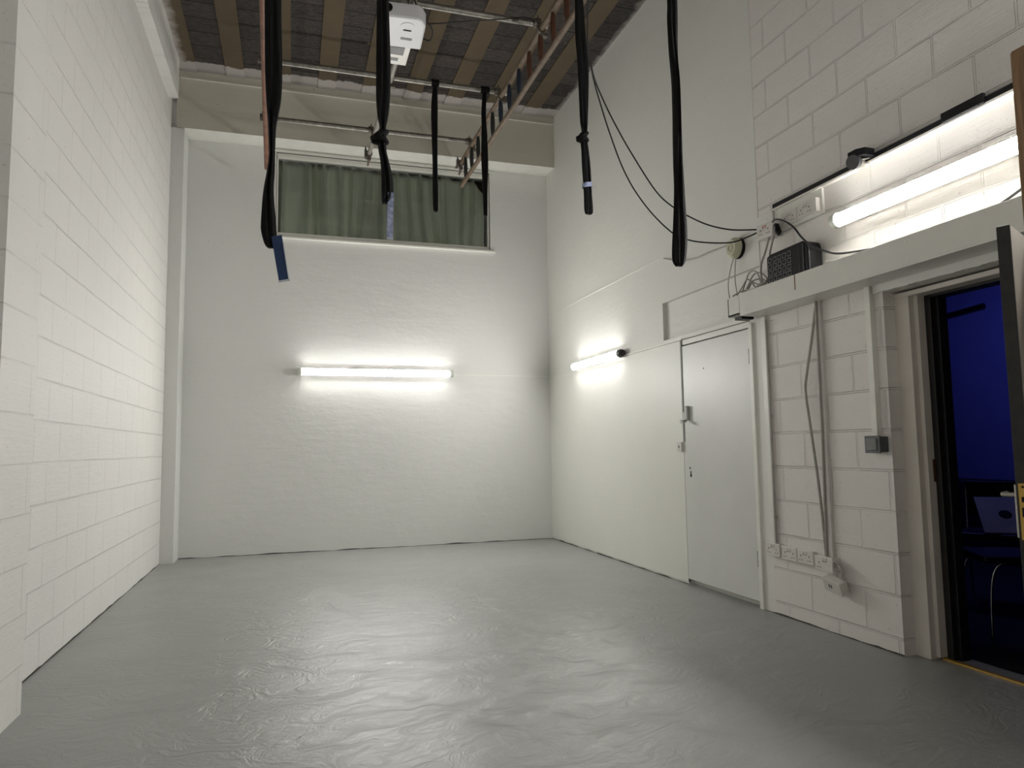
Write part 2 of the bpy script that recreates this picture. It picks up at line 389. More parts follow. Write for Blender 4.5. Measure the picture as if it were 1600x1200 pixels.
# dark uneven raised strips stand in for the gap where walls meet floor
def gap(name, pa, pb, label):
    b = B(); pa = Vector(pa); pb = Vector(pb); n = int((pb-pa).length/.06); P = []
    for i in range(n+1):
        q = pa+(pb-pa)*i/n; P.append((q, max(.0015, .006+.009*noise.noise(Vector((q.x*5, q.y*5, 1)))+.004*noise.noise(Vector((q.x*23, q.y*23, 4))))))
    vs = []; out = (pb-pa).normalized().cross(Vector((0, 0, 1)))*.002
    for q, h_ in P: vs += [q+out, q+out+Vector((0, 0, h_)), q-out+Vector((0, 0, h_)), q-out]
    fs = [(4*i+j, 4*i+(j+1) % 4, 4*i+4+(j+1) % 4, 4*i+4+j) for i in range(n) for j in range(4)]+[(0, 1, 2, 3), tuple(4*n+j for j in (3, 2, 1, 0))]
    struct(b.add(vs, fs).build(name, M['gap_dark']), label, 'gap')
gap('gap_strip_back', (XC, D-.001, 0), (XR, D-.001, 0), 'dark uneven strip standing for the gap along the foot of the back wall')
gap('gap_strip_right', (XR-.007, 5.31, 0), (XR-.007, D, 0), 'dark uneven strip standing for the gap under the board lining')
gap('gap_strip_left', (XL+.001, 3.8, 0), (XL+.001, D1, 0), 'dark uneven strip standing for the gap along the foot of the left wall')
gap('gap_strip_near', (XR-.001, 3.14, 0), (XR-.001, 4.31, 0), 'dark line along the foot of the painted blocks')
# window
wd = empty('window_1', (1.1, D, 3.6)); struct(wd, 'wide high window with green grey curtains behind the glass', 'window')
b = B()
for (q, f0, y0) in ((0, .016, D-.012), (.016, .024, D+.018)):
    X0, X1, Z0, Z1 = wx0+q, wx1-q, wz0+q, 4.655-q-(.03 if q else 0)
    b.box(X0, X1, y0, D+.09, Z0, Z0+f0+(.016 if q else 0)); b.box(X0, X1, y0, D+.09, Z1-f0-(.015 if q else 0), Z1 if q else wz1-.004)
    b.box(X0, X0+f0, y0, D+.09, Z0+f0, Z1-f0); b.box(X1-f0, X1, y0, D+.09, Z0+f0, Z1-f0)
b.box(wx0, wx1, D+.018, D+.09, 4.60, 4.66)
b.box(wx0-.02, wx1+.03, D-.02, D+.01, 4.645, 4.655)
b.build('window_frame', M['gloss_white'], wd, bevel=.003)
b = B(); a_ = .0165; c_ = .0205  # thin dark boxes paint the shade of the groove between frame steps
b.box(wx0+a_, wx1-a_, D+.012, D+.02, wz0+a_, wz0+c_); b.box(wx0+a_, wx1-a_, D+.012, D+.02, 4.632, 4.636)
b.box(wx0+a_, wx0+c_, D+.012, D+.02, wz0+a_, 4.636); b.box(wx1-c_, wx1-a_, D+.012, D+.02, wz0+a_, 4.636)
b.build('window_groove_shade', M['dark_grey'], wd)
B().box(wx0-.02, wx1+.045, D-.045, D+.03, 3.600, 3.622).build('window_sill', M['trim_white'], wd, bevel=.004)
B().box(wx0+.03, wx1-.045, D+.045, D+.05, wz0+.02, 4.62).build('window_glass', M['glass'], wd)
b = B(); b.box(wx0-.1, wx1+.1, D+.30, D+.6, 3.4, 3.42); b.box(wx0-.1, wx1+.1, D+.6, D+.62, 3.4, 4.9); b.box(wx0-.1, wx1+.1, D+.3, D+.6, 4.88, 4.9); b.box(wx0-.12, wx0-.1, D+.3, D+.6, 3.4, 4.9); b.box(wx1+.1, wx1+.12, D+.3, D+.6, 3.4, 4.9)
b.build('window_surround', M['room_black'], wd)
# curtain cloth
def curtain():
    N, K = 420, 14; vs = []; x0, x1 = wx0-.02, wx1-.06
    for j in range(K+1):
        tz = j/K
        for i in range(N+1):
            u = i/N; x = x0+(x1-x0)*u
            ztop = 4.585-.055*math.exp(-((u-.1)/.02)**2)*0-.03*u
            if u > .93: ztop -= .16*((u-.93)/.07)**2
            z = 3.56+(ztop-3.56)*tz
            ph = u*2*math.pi*17+2.6*noise.noise(Vector((u*9, tz*.5, 0)))*2
            amp = .042+.03*noise.noise(Vector((u*12, 3, tz)))
            sn = math.sin(ph); sn = 1-2*abs(math.sin(ph/2))**.7
            y = D+.115-amp*sn+.007*math.sin(2.3*ph+1)-.008*tz
            vs.append((x+.01*noise.noise(Vector((u*9, tz*2, 5))), y, z))
    fs = [(j*(N+1)+i, j*(N+1)+i+1, (j+1)*(N+1)+i+1, (j+1)*(N+1)+i) for j in range(K) for i in range(N)]
    b = B(); b.add(vs, fs, True); return b
o = curtain().build('curtain', M['curtain'])
so = o.modifiers.new('solid', 'SOLIDIFY'); so.thickness = .003
tag(o, 'faded green grey gathered curtain hanging behind the high window', 'curtain')
o = B().tube([(wx0+.0, D+.085, 4.60), (wx1-.02, D+.085, 4.575)], .012, 10).build('curtain_rail', M['dark_grey']); tag(o, 'dark curtain rail along the top inside the high window', 'curtain rail')

# closed white door
d1 = empty('door_1', (XR, 4.85, 0)); struct(d1, 'closed flush white door in the right wall with dark gap under it', 'door')
B().box(XR-.003, XR+.05, 4.365, 5.3105, .045, 1.975).build('door_leaf', M['door_white'], d1, bevel=.002)
b = B(); b.box(XR-.018, XR+.05, 4.312, 4.352, 0, 2.012); b.build('door_jamb', M['trim_white'], d1, bevel=.003)
B().box(XR+.0, XR+.05, 4.352, 5.30, 1.985, 2.03).build('door_head', M['gloss_white'], d1, bevel=.003)
B().box(XR-.0075, XR+.05, 5.290, 5.311, 1.17, 2.03).build('door_reveal_shade', M['reveal_shade'], d1)  # shaded reveal beside the door, painted as a grey strip
for z in (1.72, .285):
    h = B().box(XR-.006, XR+.012, 4.350, 4.368, z, z+.11).build('hinge', M['silver'], d1); h['label'] = 'worn grey steel hinge'
    B().tube([(XR-.009, 4.358, z), (XR-.009, 4.358, z+.11)], .007, 10).build('hinge_pin', M['dark_grey'], h)
lk = B(); lk.box(XR-.036, XR, 5.2, 5.236, 1.345, 1.468)
lk = lk.build('code_lock', M['chrome'], d1, bevel=.008); lk['label'] = 'chrome keypad lock'
B().tube([(XR-.03, 5.222, 1.34), (XR-.065, 5.222, 1.34), (XR-.075, 5.222, 1.34)], [.012, .012, .018], 16).build('lock_knob', M['chrome'], lk)
B().box(XR-.012, XR+.008, 5.275, 5.30, 1.33, 1.42).build('lock_keep', M['chrome'], d1, bevel=.003)
b = B(); b.tube([(XR-.0045, 5.225, .955), (XR, 5.225, .955)], .009, 12); b.tube([(XR-.0045, 5.215, .893), (XR, 5.215, .893)], .013, 12); b.box(XR-.0045, XR, 5.208, 5.222, .9, .93)
b.build('lock_hole', M['hole'], d1)
b = B(); b.tube([(XR-.0045, 4.97, 1.755), (XR+.0, 4.97, 1.755)], .006, 10)
b.build('screw_hole', M['hole'], d1)

# open doorway: lining, black frame, threshold
b = B(); b.box(XR+.078, XR+.17, 3.045, 3.15, 0, 1.965)
struct(b.build('trim_12', M['lining'], bevel=.003), 'chipped white lining board at the far side of the open doorway', 'door lining')
b = B(); b.box(XR+.115, XR+.19, 3.022, 3.05, 0.012, 1.955)
struct(b.build('trim_13', M['lining'], bevel=.004), 'white stop moulding beside the black door frame', 'door stop')
b = B(); b.box(XR+.165, XR+.262, 2.985, 3.15, 0, 1.97); b.box(XR+.165, XR+.262, 2.2, 2.24, 0, 1.97); b.box(XR+.165, XR+.262, 2.2, 3.0, 1.93, 1.985)
b.box(XR+.2, XR+.262, 2.968, 2.99, 0, 1.95)
struct(b.build('trim_14', M['frame_black'], bevel=.003), 'black inner frame of the open doorway', 'door frame')
b = B(); b.box(XR+.075, XR+.17, 2.2, 3.15, 1.945, 1.972)
struct(b.build('trim_15', M['lining'], bevel=.003), 'pale head rail over the open doorway', 'door frame')
struct(B().box(XR+.135, XR+.165, 2.2, 3.03, -.002, .009).build('trim_16', M['brass'], bevel=.002), 'thin brass threshold strip across the open doorway', 'threshold')
b = B(); b.box(XR+.135, XR+.143, 3.033, 3.046, .95, 1.03); b.box(XR+.15, XR+.185, 3.018, 3.024, .93, 1.05)
tag(b.build('strike_plate', M['rung_brown']), 'rusty strike plate on the far jamb of the open doorway', 'strike plate')

# open door leaf, hinged at the near jamb and swung into the room
d2 = empty('door_2', (XR+.07, 2.27, 0)); struct(d2, 'open door swung into the room, its worn black edge facing the camera', 'door')
e0 = Vector((2.628, 2.012, 0)); hinge = Vector((XR+.07, 2.30, 0)); dr = (hinge-e0); dr.z = 0; L = dr.length; dr.normalize(); nr = Vector((-dr.y, dr.x, 0))  # nr towards +y side
def leafbox(b, a0, a1, t0, t1, z0, z1):
    P = []
    for a in (a0, a1):
        for t in (t0, t1):
            for z in (z0, z1): p = e0+dr*a+nr*t; P.append((p.x, p.y, z))
    return b.add(P, [(0, 1, 3, 2), (4, 6, 7, 5), (0, 4, 5, 1), (2, 3, 7, 6), (0, 2, 6, 4), (1, 5, 7, 3)])
leafbox(B(), .004, L, -.022, .022, .012, 1.975).build('door_leaf', M['door_face'], d2)
o = leafbox(B(), -.002, .006, -.0225, .0225, .012, 1.975).build('door_edge', M['door_black'], d2, bevel=.001); o['label'] = 'worn black painted door edge'
lp = leafbox(B(), -.004, 0, -.0135, .0145, .775, .985).build('lock_plate', M['brass'], d2); lp['label'] = 'brass lock plate on the door edge'
b = B(); leafbox(b, -.0055, -.003, -.004, .006, .915, .935); leafbox(b, -.0055, -.003, -.006, .007, .86, .895)
for z in (.79, .968): leafbox(b, -.0055, -.003, -.004, .004, z, z+.008)
b.build('keyhole_slots', M['hole'], lp)
hp = leafbox(B(), .012, .055, .022, .032, .78, .98).build('handle_plate', M['silver'], d2, bevel=.003)
c = e0+dr*.035; b = B()
p0 = c+nr*.03+Vector((0, 0, .94)); p1 = c+nr*.075+Vector((0, 0, .94)); p2 = c+nr*.082+dr*.10+Vector((0, 0, .94))
b.tube([p0, p1, p1+dr*.01, p2], [.0085, .0085, .0095, .008], 14)
b.build('lever_handle', M['silver'], hp)

# the dark side room
AX0, AX1, AY0, AY1, AZ = 3.42, 7.0, .6, 6.3, 2.9
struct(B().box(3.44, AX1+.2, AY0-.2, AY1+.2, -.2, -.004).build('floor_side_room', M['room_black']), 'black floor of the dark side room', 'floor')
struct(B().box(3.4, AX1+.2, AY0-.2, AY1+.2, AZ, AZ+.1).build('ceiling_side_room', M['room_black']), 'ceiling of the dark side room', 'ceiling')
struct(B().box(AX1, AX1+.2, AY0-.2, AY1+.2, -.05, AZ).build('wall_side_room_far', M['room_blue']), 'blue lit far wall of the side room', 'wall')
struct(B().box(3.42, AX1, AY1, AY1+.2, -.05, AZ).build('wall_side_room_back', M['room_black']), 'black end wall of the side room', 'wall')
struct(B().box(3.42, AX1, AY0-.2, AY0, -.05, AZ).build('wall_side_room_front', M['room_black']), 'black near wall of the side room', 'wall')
b = B(); b.box(6.35, 6.98, 4.3, 6.25, 0, .74)
for i in range(22):
    y = 4.32+i*.088; b.tube([(6.345, y, .01), (6.345, y+.01, .73)], .016, 8)
tag(b.build('draped_counter', M['room_black']), 'low black draped counter under the blue wall of the side room', 'counter')
b = B(); b.tube([(6.97, 5.61, 2.56), (6.97, 6.06, 2.53)], .03, 10)
tag(b.build('wall_bar', M['black_metal']), 'dark horizontal bar high on the blue wall of the side room', 'bar')
bl = bpy.data.lights.new('blue_lamp', 'AREA'); bl.energy = BLUE; bl.color = (.16, .19, 1); bl.size = 1.2
lo = bpy.data.objects.new('blue_lamp', bl); COL.objects.link(lo); lo.location = (5.6, 4.9, 2.75); lo.rotation_euler = (0, math.radians(-38), 0)

def chair(name, cx, cy, rz, label):
    r = empty(name, (cx, cy, 0), label, 'chair', 'black chairs in the side room'); R = Matrix.Rotation(rz, 3, 'Z'); C = Vector((cx, cy, 0))
    w = lambda x, y, z: C+R @ Vector((x, y, z))
    for sx in (-.2, .2):
        b = B(); b.tube(spline([w(sx, .2, 0), w(sx, .19, .3), w(sx, .15, .44), w(sx, .05, .455)], 5), .0085, 10); b.build('leg', M['chrome'], r)
        b = B(); b.tube(spline([w(sx, -.24, 0), w(sx, -.2, .3), w(sx, -.18, .46), w(sx, -.22, .82)], 5), .0085, 10); b.build('leg', M['chrome'], r)
    b = B(); b.box(-.21, .21, -.2, .22, .455, .495); b.v = [C+R @ v for v in b.v]; b.build('seat', M['black_plastic'], r, bevel=.015)
    b = B(); b.box(-.2, .2, -.235, -.2, .58, .84); b.v = [C+R @ v for v in b.v]; b.build('backrest', M['black_plastic'], r, bevel=.012)
    return r
chair('stacking_chair', 4.033, 3.193, math.radians(60), 'black chair with thin chrome legs just inside the open doorway')
chair('stacking_chair', 4.85, 3.95, math.radians(120), 'black chair further into the side room, carrying the tilted white sheet')
R = Matrix.Rotation(math.radians(30), 3, 'Z') @ Matrix.Rotation(math.radians(-42), 3, 'X')
R = Matrix.Rotation(math.radians(-38), 3, 'Z') @ Matrix.Rotation(math.radians(42), 3, 'X'); b = B(); b.box(4.68, 5.0, 3.68, 4.02, .617, .623, R)
sh = b.build('folder', M['plastic_white']); tag(sh, 'pale sheet board lying tilted on the far chair of the side room', 'board')
b = B(); c = Vector((4.84, 3.85, .620)); nrm = R @ Vector((0, 0, 1))
b.tube([c+nrm*.003, c+nrm*.0045], .04, 20); b.build('emblem', M['room_black'], sh)

# ================================================================ lights
def batten(name, p, axis, L, label, rad=.038, flip=1, mat='tube', gap=.046, dome=50):
    p = Vector(p); ax = Vector(axis); wall = Vector((0, 1, 0)) if abs(ax.x) > .5 else Vector((1, 0, 0))
    r = empty(name, p, label, 'tube light', 'wall mounted tube lights')
    out = -wall*flip; up = Vector((0, 0, 1)); A0 = math.radians(dome); RD = rad/math.sin(A0)
    def arc(t0, t1, r_, back=0):
        P = [p+ax*.045+(out*math.cos(t0+(t1-t0)*i/24)+up*math.sin(t0+(t1-t0)*i/24))*r_-out*back for i in range(25)]
        return P
    b = B(); b.prism(arc(-A0, A0, RD, RD*math.cos(A0)), (0, 0, 0), ax*(L-.09)); o = b.build('diffuser', M[mat], r)
    for f_ in o.data.polygons: f_.use_smooth = len(f_.vertices) == 4
    b = B(); P = arc(math.pi/2, 1.5*math.pi, rad*.99); b.prism(P, -ax*.02, ax*(L-.07))
    q = p-out*rad*.8; c0, c1 = q+ax*.1, q+ax*(L-.1)-out*(abs((p-q).dot(out))*0+gap-rad*.8)+up*.018; c0 = c0-up*.018
    b.box(min(c0.x, c1.x), max(c0.x, c1.x), min(c0.y, c1.y), max(c0.y, c1.y), c0.z, c1.z)
    b.build('housing', M['plastic_white'], r)
    for s0, s1 in ((0, .045), (L-.045, L)):
        c = B(); c.tube([p+ax*s0, p+ax*(s0+.006), p+ax*s1], [rad*.86, rad*1.03, rad*1.05], 28); c = c.build('end_cap', M['cap_clear'], r)
    return r
batten('tube_light', (.065, D-.046, 2.047), (1, 0, 0), 1.82, 'long lit tube light on the back wall below the window')
r = batten('tube_light', (XR-.046, 7.63, 2.058), (0, -1, 0), 1.26, 'short lit tube light on the right wall beyond the white door')
b = B(); b.tube([(XR-.046, 6.37, 2.058), (XR-.046, 6.34, 2.058)], [.042, .036], 24); b.tube([(XR-.046, 6.345, 2.058), (XR-.046, 6.315, 2.058)], .012, 14)
o = b.build('cable_gland', M['dark_grey'], r); o['label'] = 'grey gland end'
batten('tube_light', (XR-.050, 3.425, 2.47), (0, -1, 0), 1.85, 'large lit tube light high on the near right wall above the boxing', .042, dome=45)

for i, (x, nm) in enumerate(((-2.0, 'left'), (.6, 'right'))):  # added fill tubes out of view, lifting the general light level
    y = YF+.046
    batten('tube_light', (x, y, 3.9), (1, 0, 0), 1.82, 'the %s added fill tube light on the wall behind the viewer' % nm, flip=-1, mat='fill_tube')
batten('tube_light', (-3.354, .5, 1.9), (0, -1, 0), 1.82, 'the added fill tube light on the left side wall beside the viewer', flip=-1, mat='fill_tube')  # another added fill tube, unseen

# ================================================================ rig: scaffold tubes, ladders, clamps
ZP = 4.548
PY = [7.46, 6.31, 5.16, 4.01, 2.86]
names = ['thin scaffold tube nearest the back beam, spanning between the ladders', 'scaffold tube carrying the two small far slings',
         'scaffold tube just above the white projector', 'scaffold tube above the knotted right sling', 'nearest scaffold tube above the three long slings']
for i, y in enumerate(PY):
    x1 = 1.95 if i < 4 else 2.0
    tag(B().tube([(-.285+.02*i, y, ZP), (x1, y, ZP)], .0242, 20).build('scaffold_tube', M['pipe']), names[i], 'scaffold tube', 'cross tubes of the rig')
tag(B().tube([(.86, 2.5, ZP-.05), (.815, 8.0, ZP-.05)], .0242, 20).build('scaffold_tube', M['pipe_grey']), 'grey tube running back behind the projector', 'scaffold tube', 'long tubes of the rig')
def clampobj(x, y, label):
    z1, z2 = ZP, ZP-.049
    b = B(); b.ring((x-.04, y, z1), (1, 0, 0), .0245, .034, .05, 20); b.ring((x, y-.0, z2), (0, 1, 0), .0245, .034, .05, 20)
    b.box(x-.065, x-.015, y-.05, y-.032, z1-.02, z1+.02); b.tube([(x-.04, y-.045, z1-.03), (x-.04, y-.045, z1+.045)], .006, 8)
    b.box(x-.012, x+.05, y-.02, y+.02, z2-.052, z2-.032); b.tube([(x+.03, y, z2-.055), (x+.03, y, z2+.03)], .006, 8)
    tag(b.build('pipe_clamp', M['clamp']), label, 'clamp', 'clamps on the tube rig')
for xx, nm in ((1.893, 'right'), (-.3, 'left'), (.83, 'middle')):
    for y, yn in zip(PY[:4], ('nearest the back beam', 'on the tube with the two small slings', 'on the tube above the projector', 'on the tube above the knotted right sling')):
        if nm == 'left': xx = -.165-.118*(y-2.55)/5.38
        if nm == 'middle': xx = .86-.045*(y-2.5)/5.5
        clampobj(xx, y, 'steel tube clamp on the %s, %s' % ({'right': 'right ladder', 'left': 'left ladder', 'middle': 'middle long tube'}[nm], yn))
def endclamp(x, y, z, label):
    b = B(); b.ring((x, y, z), (0, 1, 0), .0245, .036, .045, 20); b.box(x-.05, x-.03, y-.03, y+.03, z-.045, z+.05)
    b.box(x-.02, x+.02, y-.02, y+.02, z-.075, z-.035); b.tube([(x-.04, y, z+.03), (x-.04, y, z+.085)], .006, 8)
    b.tube([(x, y-.01, z-.07), (x-.01, y+.05, z-.12)], .012, 10)
    b.box(x-.015, x+.015, y+.0, D1+.001, z+.034, z+.046)
    tag(b.build('end_clamp', M['clamp']), label, 'clamp', 'end clamps at the back beam')
endclamp(1.885, 7.97, ZP-.049, 'end clamp of the right ladder against the back beam')
endclamp(.815, 7.97, ZP-.05, 'end clamp of the middle tube in front of the window head')
def ladder(xa, ya, xb, yb, zlo, zhi, label, railm, near, rungm, y_first):
    r = empty('wooden_ladder', (xb, yb, zlo), label, 'ladder', 'ladders hung on edge in the rig')
    X = lambda y: xa+(xb-xa)*(y-ya)/(yb-ya)
    for z in (zlo, zhi):
        b = B(); n = 40; P = []
        for i in range(n+1):
            y = ya+(yb-ya)*i/n; P.append((X(y), y, z+.002*math.sin(i*.7)))
        b.tube(P, .0235, 14); b.build('rail', railm, r)
    y = y_first
    while y > ya+.1:
        b = B(); P = []; R_ = []
        for i in range(13):
            t = i/12; P.append((X(y), y, zlo+(zhi-zlo)*t)); R_.append(.011+.0125*math.sin(math.pi*t)**.8)
        b.tube(P, R_, 14); b.build('rung', rungm(y), r); y -= .285
    return r
ladder(1.90, 2.55, 1.885, 7.95, 4.215, ZP-.049, 'wooden ladder hung on edge on the right of the rig, with blue and brown rungs', M['wood_rail'], 0,
       lambda y: M['rung_green'] if y > 6.45 else (M['rung_blue'] if y > 5.65 else M['rung_brown']), 7.735)
ladder(-.165, 2.55, -.283, 7.93, 4.20, ZP-.049, 'reddish wooden ladder hung on edge on the left of the rig', M['wood_orange'], 0, lambda y: M['rung_brown'], 7.70)

# ================================================================ slings
def sling(name, Y, prof, label, group, knot=None, loop=True):
    prof = [(x, z, w) for x, z, w in prof]
    x0, zt, w0 = prof[0]
    r = empty(name, (x0, Y, prof[-1][1]), label, 'sling', group)
    ztop = ZP+.012
    if zt < 4.4:
        n = 6; up = [(x0+(.004*math.sin(i)), ztop+(zt-ztop)*i/n, .05+(w0-.05)*i/n+.006*math.sin(i*1.7)) for i in range(n)]; up[0] = (x0, ztop-.01, .075); up[1:1] = [(x0, ztop-.07, .045)]
        prof = up+prof
    P = [Vector((x, z, w)) for x, z, w in prof]; S = spline(P, 6); N = 28; vs = []
    for i, q in enumerate(S):
        x, z, w = q.x, q.y, max(q.z, .012); tw = .35*math.sin(z*5+x*7)
        th = min(.034, .016+.55*max(0, .055-w)) if i < len(S)-3 else .014
        for j in range(N):
            a = 2*math.pi*j/N; lx = math.cos(a); ly = math.sin(a)
            fold = 1-.55*math.exp(-((lx+.15*math.sin(z*6))/.16)**2)+.12*math.sin(lx*9+z*8)
            px = w/2*(abs(lx)**.85)*(1 if lx > 0 else -1); py = th*ly*fold
            vs.append((x+px, Y+py+px*tw*.4, z))
    n = len(S); fs = [(i*N+j, i*N+(j+1) % N, (i+1)*N+(j+1) % N, (i+1)*N+j) for i in range(n-1) for j in range(N)]
    fs += [tuple(range(N)), tuple(range((n-1)*N, n*N))]
    b = B(); b.add(vs, fs, True); b.build('strap', M['sling'], r)
    b = B(); b.ring((x0, Y, ZP), (1, 0, 0), .0245, .031, prof[0][2]*.95, 24); b.ring((x0-.012, Y, ZP), (1, 0, 0), .03, .035, prof[0][2]*.4, 24); b.build('loop', M['sling'], r)
    if knot:
        kx, kz, ks = knot; b = B(); N1, N2 = 28, 20; vs = []
        for i in range(N1+1):
            t = i/N1; z = kz+ks*(.95-1.9*t)
            rr = ks*(.30+.62*math.sin(math.pi*min(1, t*1.05))**.75)
            for j in range(N2):
                a = 2*math.pi*j/N2
                wr = 1+.13*math.sin(3*a+t*9)+.11*math.sin(t*16-2.4*math.cos(a+.6))
                vs.append((kx-.25*ks*math.sin(math.pi*t)+rr*wr*math.cos(a)*1.05, Y+rr*wr*math.sin(a)*.8, z+.25*ks*math.cos(a)*math.sin(math.pi*t)))
        b.add(vs, [(i*N2+j, i*N2+(j+1) % N2, (i+1)*N2+(j+1) % N2, (i+1)*N2+j) for i in range(N1) for j in range(N2)]+[tuple(range(N2)), tuple(range(N1*N2, (N1+1)*N2))], True)
        for q in (0, 1):      # wraps of cloth over the knot
            P = []
            for i in range(15):
                a = math.pi*(1.15-1.3*i/14); P.append((kx-.2*ks+ks*.86*math.cos(a), Y-ks*.76*math.sin(a)-.002, kz+ks*((.30, -.30)[q]+.5*math.cos(a)*(1, -.4)[q])))
            b.tube(P, [ks*.2+ks*.12*math.sin(math.pi*i/14) for i in range(15)], 10)
        b.build('knot', M['sling'], r)
    return r
S1 = [(-0.088, 2.938, 0.064), (-0.082, 2.673, 0.066), (-0.08, 2.542, 0.058), (-0.082, 2.462, 0.041), (-0.084, 2.41, 0.030), (-0.083, 2.306, 0.024), (-0.086, 2.242, 0.030), (-0.094, 2.151, 0.040), (-0.092, 2.037, 0.056), (-0.09, 1.994, 0.057), (-0.082, 1.949, 0.049), (-0.08, 1.933, 0.028)]
S2 = [(0.347, 3.018, 0.05), (0.35, 2.738, 0.06), (0.349, 2.6, 0.058), (0.348, 2.518, 0.045), (0.348, 2.468, 0.025), (0.344, 2.422, 0.036), (0.347, 2.368, 0.032), (0.355, 2.328, 0.034), (0.365, 2.262, 0.047), (0.367, 2.194, 0.049), (0.36, 2.162, 0.033), (0.357, 2.15, 0.018)]
S3 = [(1.252, 4.584, 0.073), (1.254, 4.53, 0.042), (1.248, 4.421, 0.055), (1.244, 4.234, 0.061), (1.247, 3.804, 0.048), (1.249, 3.56, 0.054), (1.251, 3.349, 0.048), (1.254, 3.313, 0.029)]
S4 = [(1.734, 4.583, 0.089), (1.73, 4.51, 0.045), (1.72, 4.327, 0.047), (1.722, 4.17, 0.053), (1.724, 3.918, 0.069), (1.726, 3.731, 0.06), (1.725, 3.545, 0.044), (1.726, 3.316, 0.037)]
S5 = [(1.736, 3.996, 0.06), (1.74, 3.782, 0.071), (1.753, 3.57, 0.071), (1.752, 3.358, 0.062), (1.749, 3.19, 0.05), (1.751, 3.136, 0.028), (1.745, 3.076, 0.044), (1.752, 3.002, 0.052), (1.758, 2.899, 0.061), (1.764, 2.734, 0.057), (1.767, 2.618, 0.059), (1.768, 2.594, 0.035)]
S6 = [(1.721, 3.266, 0.05), (1.718, 3.168, 0.056), (1.717, 3.008, 0.046), (1.723, 2.882, 0.033), (1.724, 2.757, 0.027), (1.722, 2.632, 0.026), (1.721, 2.476, 0.035), (1.722, 2.322, 0.048), (1.72, 2.169, 0.067), (1.715, 2.078, 0.075), (1.708, 2.002, 0.069), (1.707, 1.972, 0.037)]
G = 'black slings hanging from the rig'
r1 = sling('hanging_sling', PY[4], S1, 'leftmost long black sling, ending in a blue webbing tail', G)
r2 = sling('hanging_sling', PY[4], S2, 'long knotted black sling in front of the window, with a shiny pale tail', G, (.342, 2.422, .034))
sling('hanging_sling', PY[1], S3, 'small far black sling hanging before the window, left of its pair', G)
r4 = sling('hanging_sling', PY[1], S4, 'small far black sling hanging at the right end of the window', G)
r5 = sling('hanging_sling', PY[3], S5, 'knotted black sling right of the window with a pale band near its end', G, (1.742, 3.085, .038))
sling('hanging_sling', PY[4], S6, 'rightmost long black sling, unknotted, widest at its bottom loop', G)
Yk = PY[4]-.0
b = B(); b.cur = 0
A = [(-.080, 1.97), (-.042, 1.98)]; C = [(-.050, 1.797), (-.014, 1.806)]
def quad_strip(b, A, C, y, t, n=10, bow=.006):
    vs = []
    for i in range(n+1):
        u = i/n; l = Vector((A[0][0]+(C[0][0]-A[0][0])*u, A[0][1]+(C[0][1]-A[0][1])*u)); rr = Vector((A[1][0]+(C[1][0]-A[1][0])*u, A[1][1]+(C[1][1]-A[1][1])*u))
        yy = y+bow*math.sin(u*3)
        for q, s in ((l, -1), (rr, -1), (rr, 1), (l, 1)): vs.append((q.x, yy+s*t/2, q.y))
    fs = [(i*4+k_, i*4+(k_+1) % 4, (i+1)*4+(k_+1) % 4, (i+1)*4+k_) for i in range(n) for k_ in range(4)]+[(0, 1, 2, 3), (n*4, n*4+3, n*4+2, n*4+1)]
    b.add(vs, fs)
quad_strip(b, A, C, PY[4]-.024, .003); tl = b.build('webbing_tail', M['webbing_blue'], r1); tl['label'] = 'blue webbing tail'
b = B(); quad_strip(b, [(-.039, 1.955), (-.0355, 1.955)], [(-.0155, 1.806), (-.0115, 1.8035)], PY[4]-.0255, .0035); quad_strip(b, [(-.052, 1.799), (-.011, 1.809)], [(-.050, 1.792), (-.010, 1.803)], PY[4]-.024, .005, 10, .0)
b.v = [v for v in b.v]; b.build('webbing_hem', M['webbing_edge'], tl)
b = B(); quad_strip(b, [(.367, 2.192), (.392, 2.192)], [(.363, 2.0), (.388, 2.0)], PY[4]-.014, .003, 12, .008); tl = b.build('pale_tail', M['film'], r2); tl['label'] = 'shiny blue white film covered tail'
b = B(); quad_strip(b, [(.363, 2.004), (.388, 2.004)], [(.362, 1.995), (.388, 1.994)], PY[4]-.014, .005, 2, 0); b.build('tail_end', M['webbing_edge'], tl)
b = B()
vs = []
for z in (2.795, 2.765): 
    for j in range(24):
        a = 2*math.pi*j/24; vs.append((1.7605+.0325*math.cos(a), PY[3]+.021*math.sin(a), z+.006*math.cos(a)))
b.add(vs, [(j, (j+1) % 24, 24+(j+1) % 24, 24+j) for j in range(24)], True); o = b.build('pale_band', M['film'], r5); o['label'] = 'pale blue white band'

# ================================================================ projector under the third tube
zp = 4.27
pr = empty('projector', (.74, 5.15, zp), 'white projector hung upside down below the scaffold tube', 'projector')
poly = [(.60, 4.935), (.855, 4.915), (.89, 4.935), (.925, 5.0), (.942, 5.32), (.615, 5.335)]
b = B(); b.prism([(x, y, zp) for x, y in poly], (0, 0, 0), (0, 0, .115)); b.build('casing', M['projector'], pr, bevel=.014)
b = B(); b.tube([(.795, 5.03, zp-.003), (.795, 5.03, zp+.002)], .052, 32); pl = b.build('foot_plate', M['projector'], pr)
b = B(); b.box(.768, .828, 5.068, 5.08, zp-.006, zp-.002); b.build('slot', M['hole'], pl)
B().box(.765, .85, 5.18, 5.205, zp-.003, zp+.001).build('rating_label', M['label_grey'], pr)
b = B(); b.tube([(.64, 4.955, zp+.06), (.64, 4.915, zp+.06)], [.03, .028], 28); b.build('lens', M['black_plastic'], pr)
b = B()
for i in range(9): b.box(.6+.026*i, .61+.026*i, 5.328, 5.338, zp+.03, zp+.09)
b.build('vent', M['dark_grey'], pr)
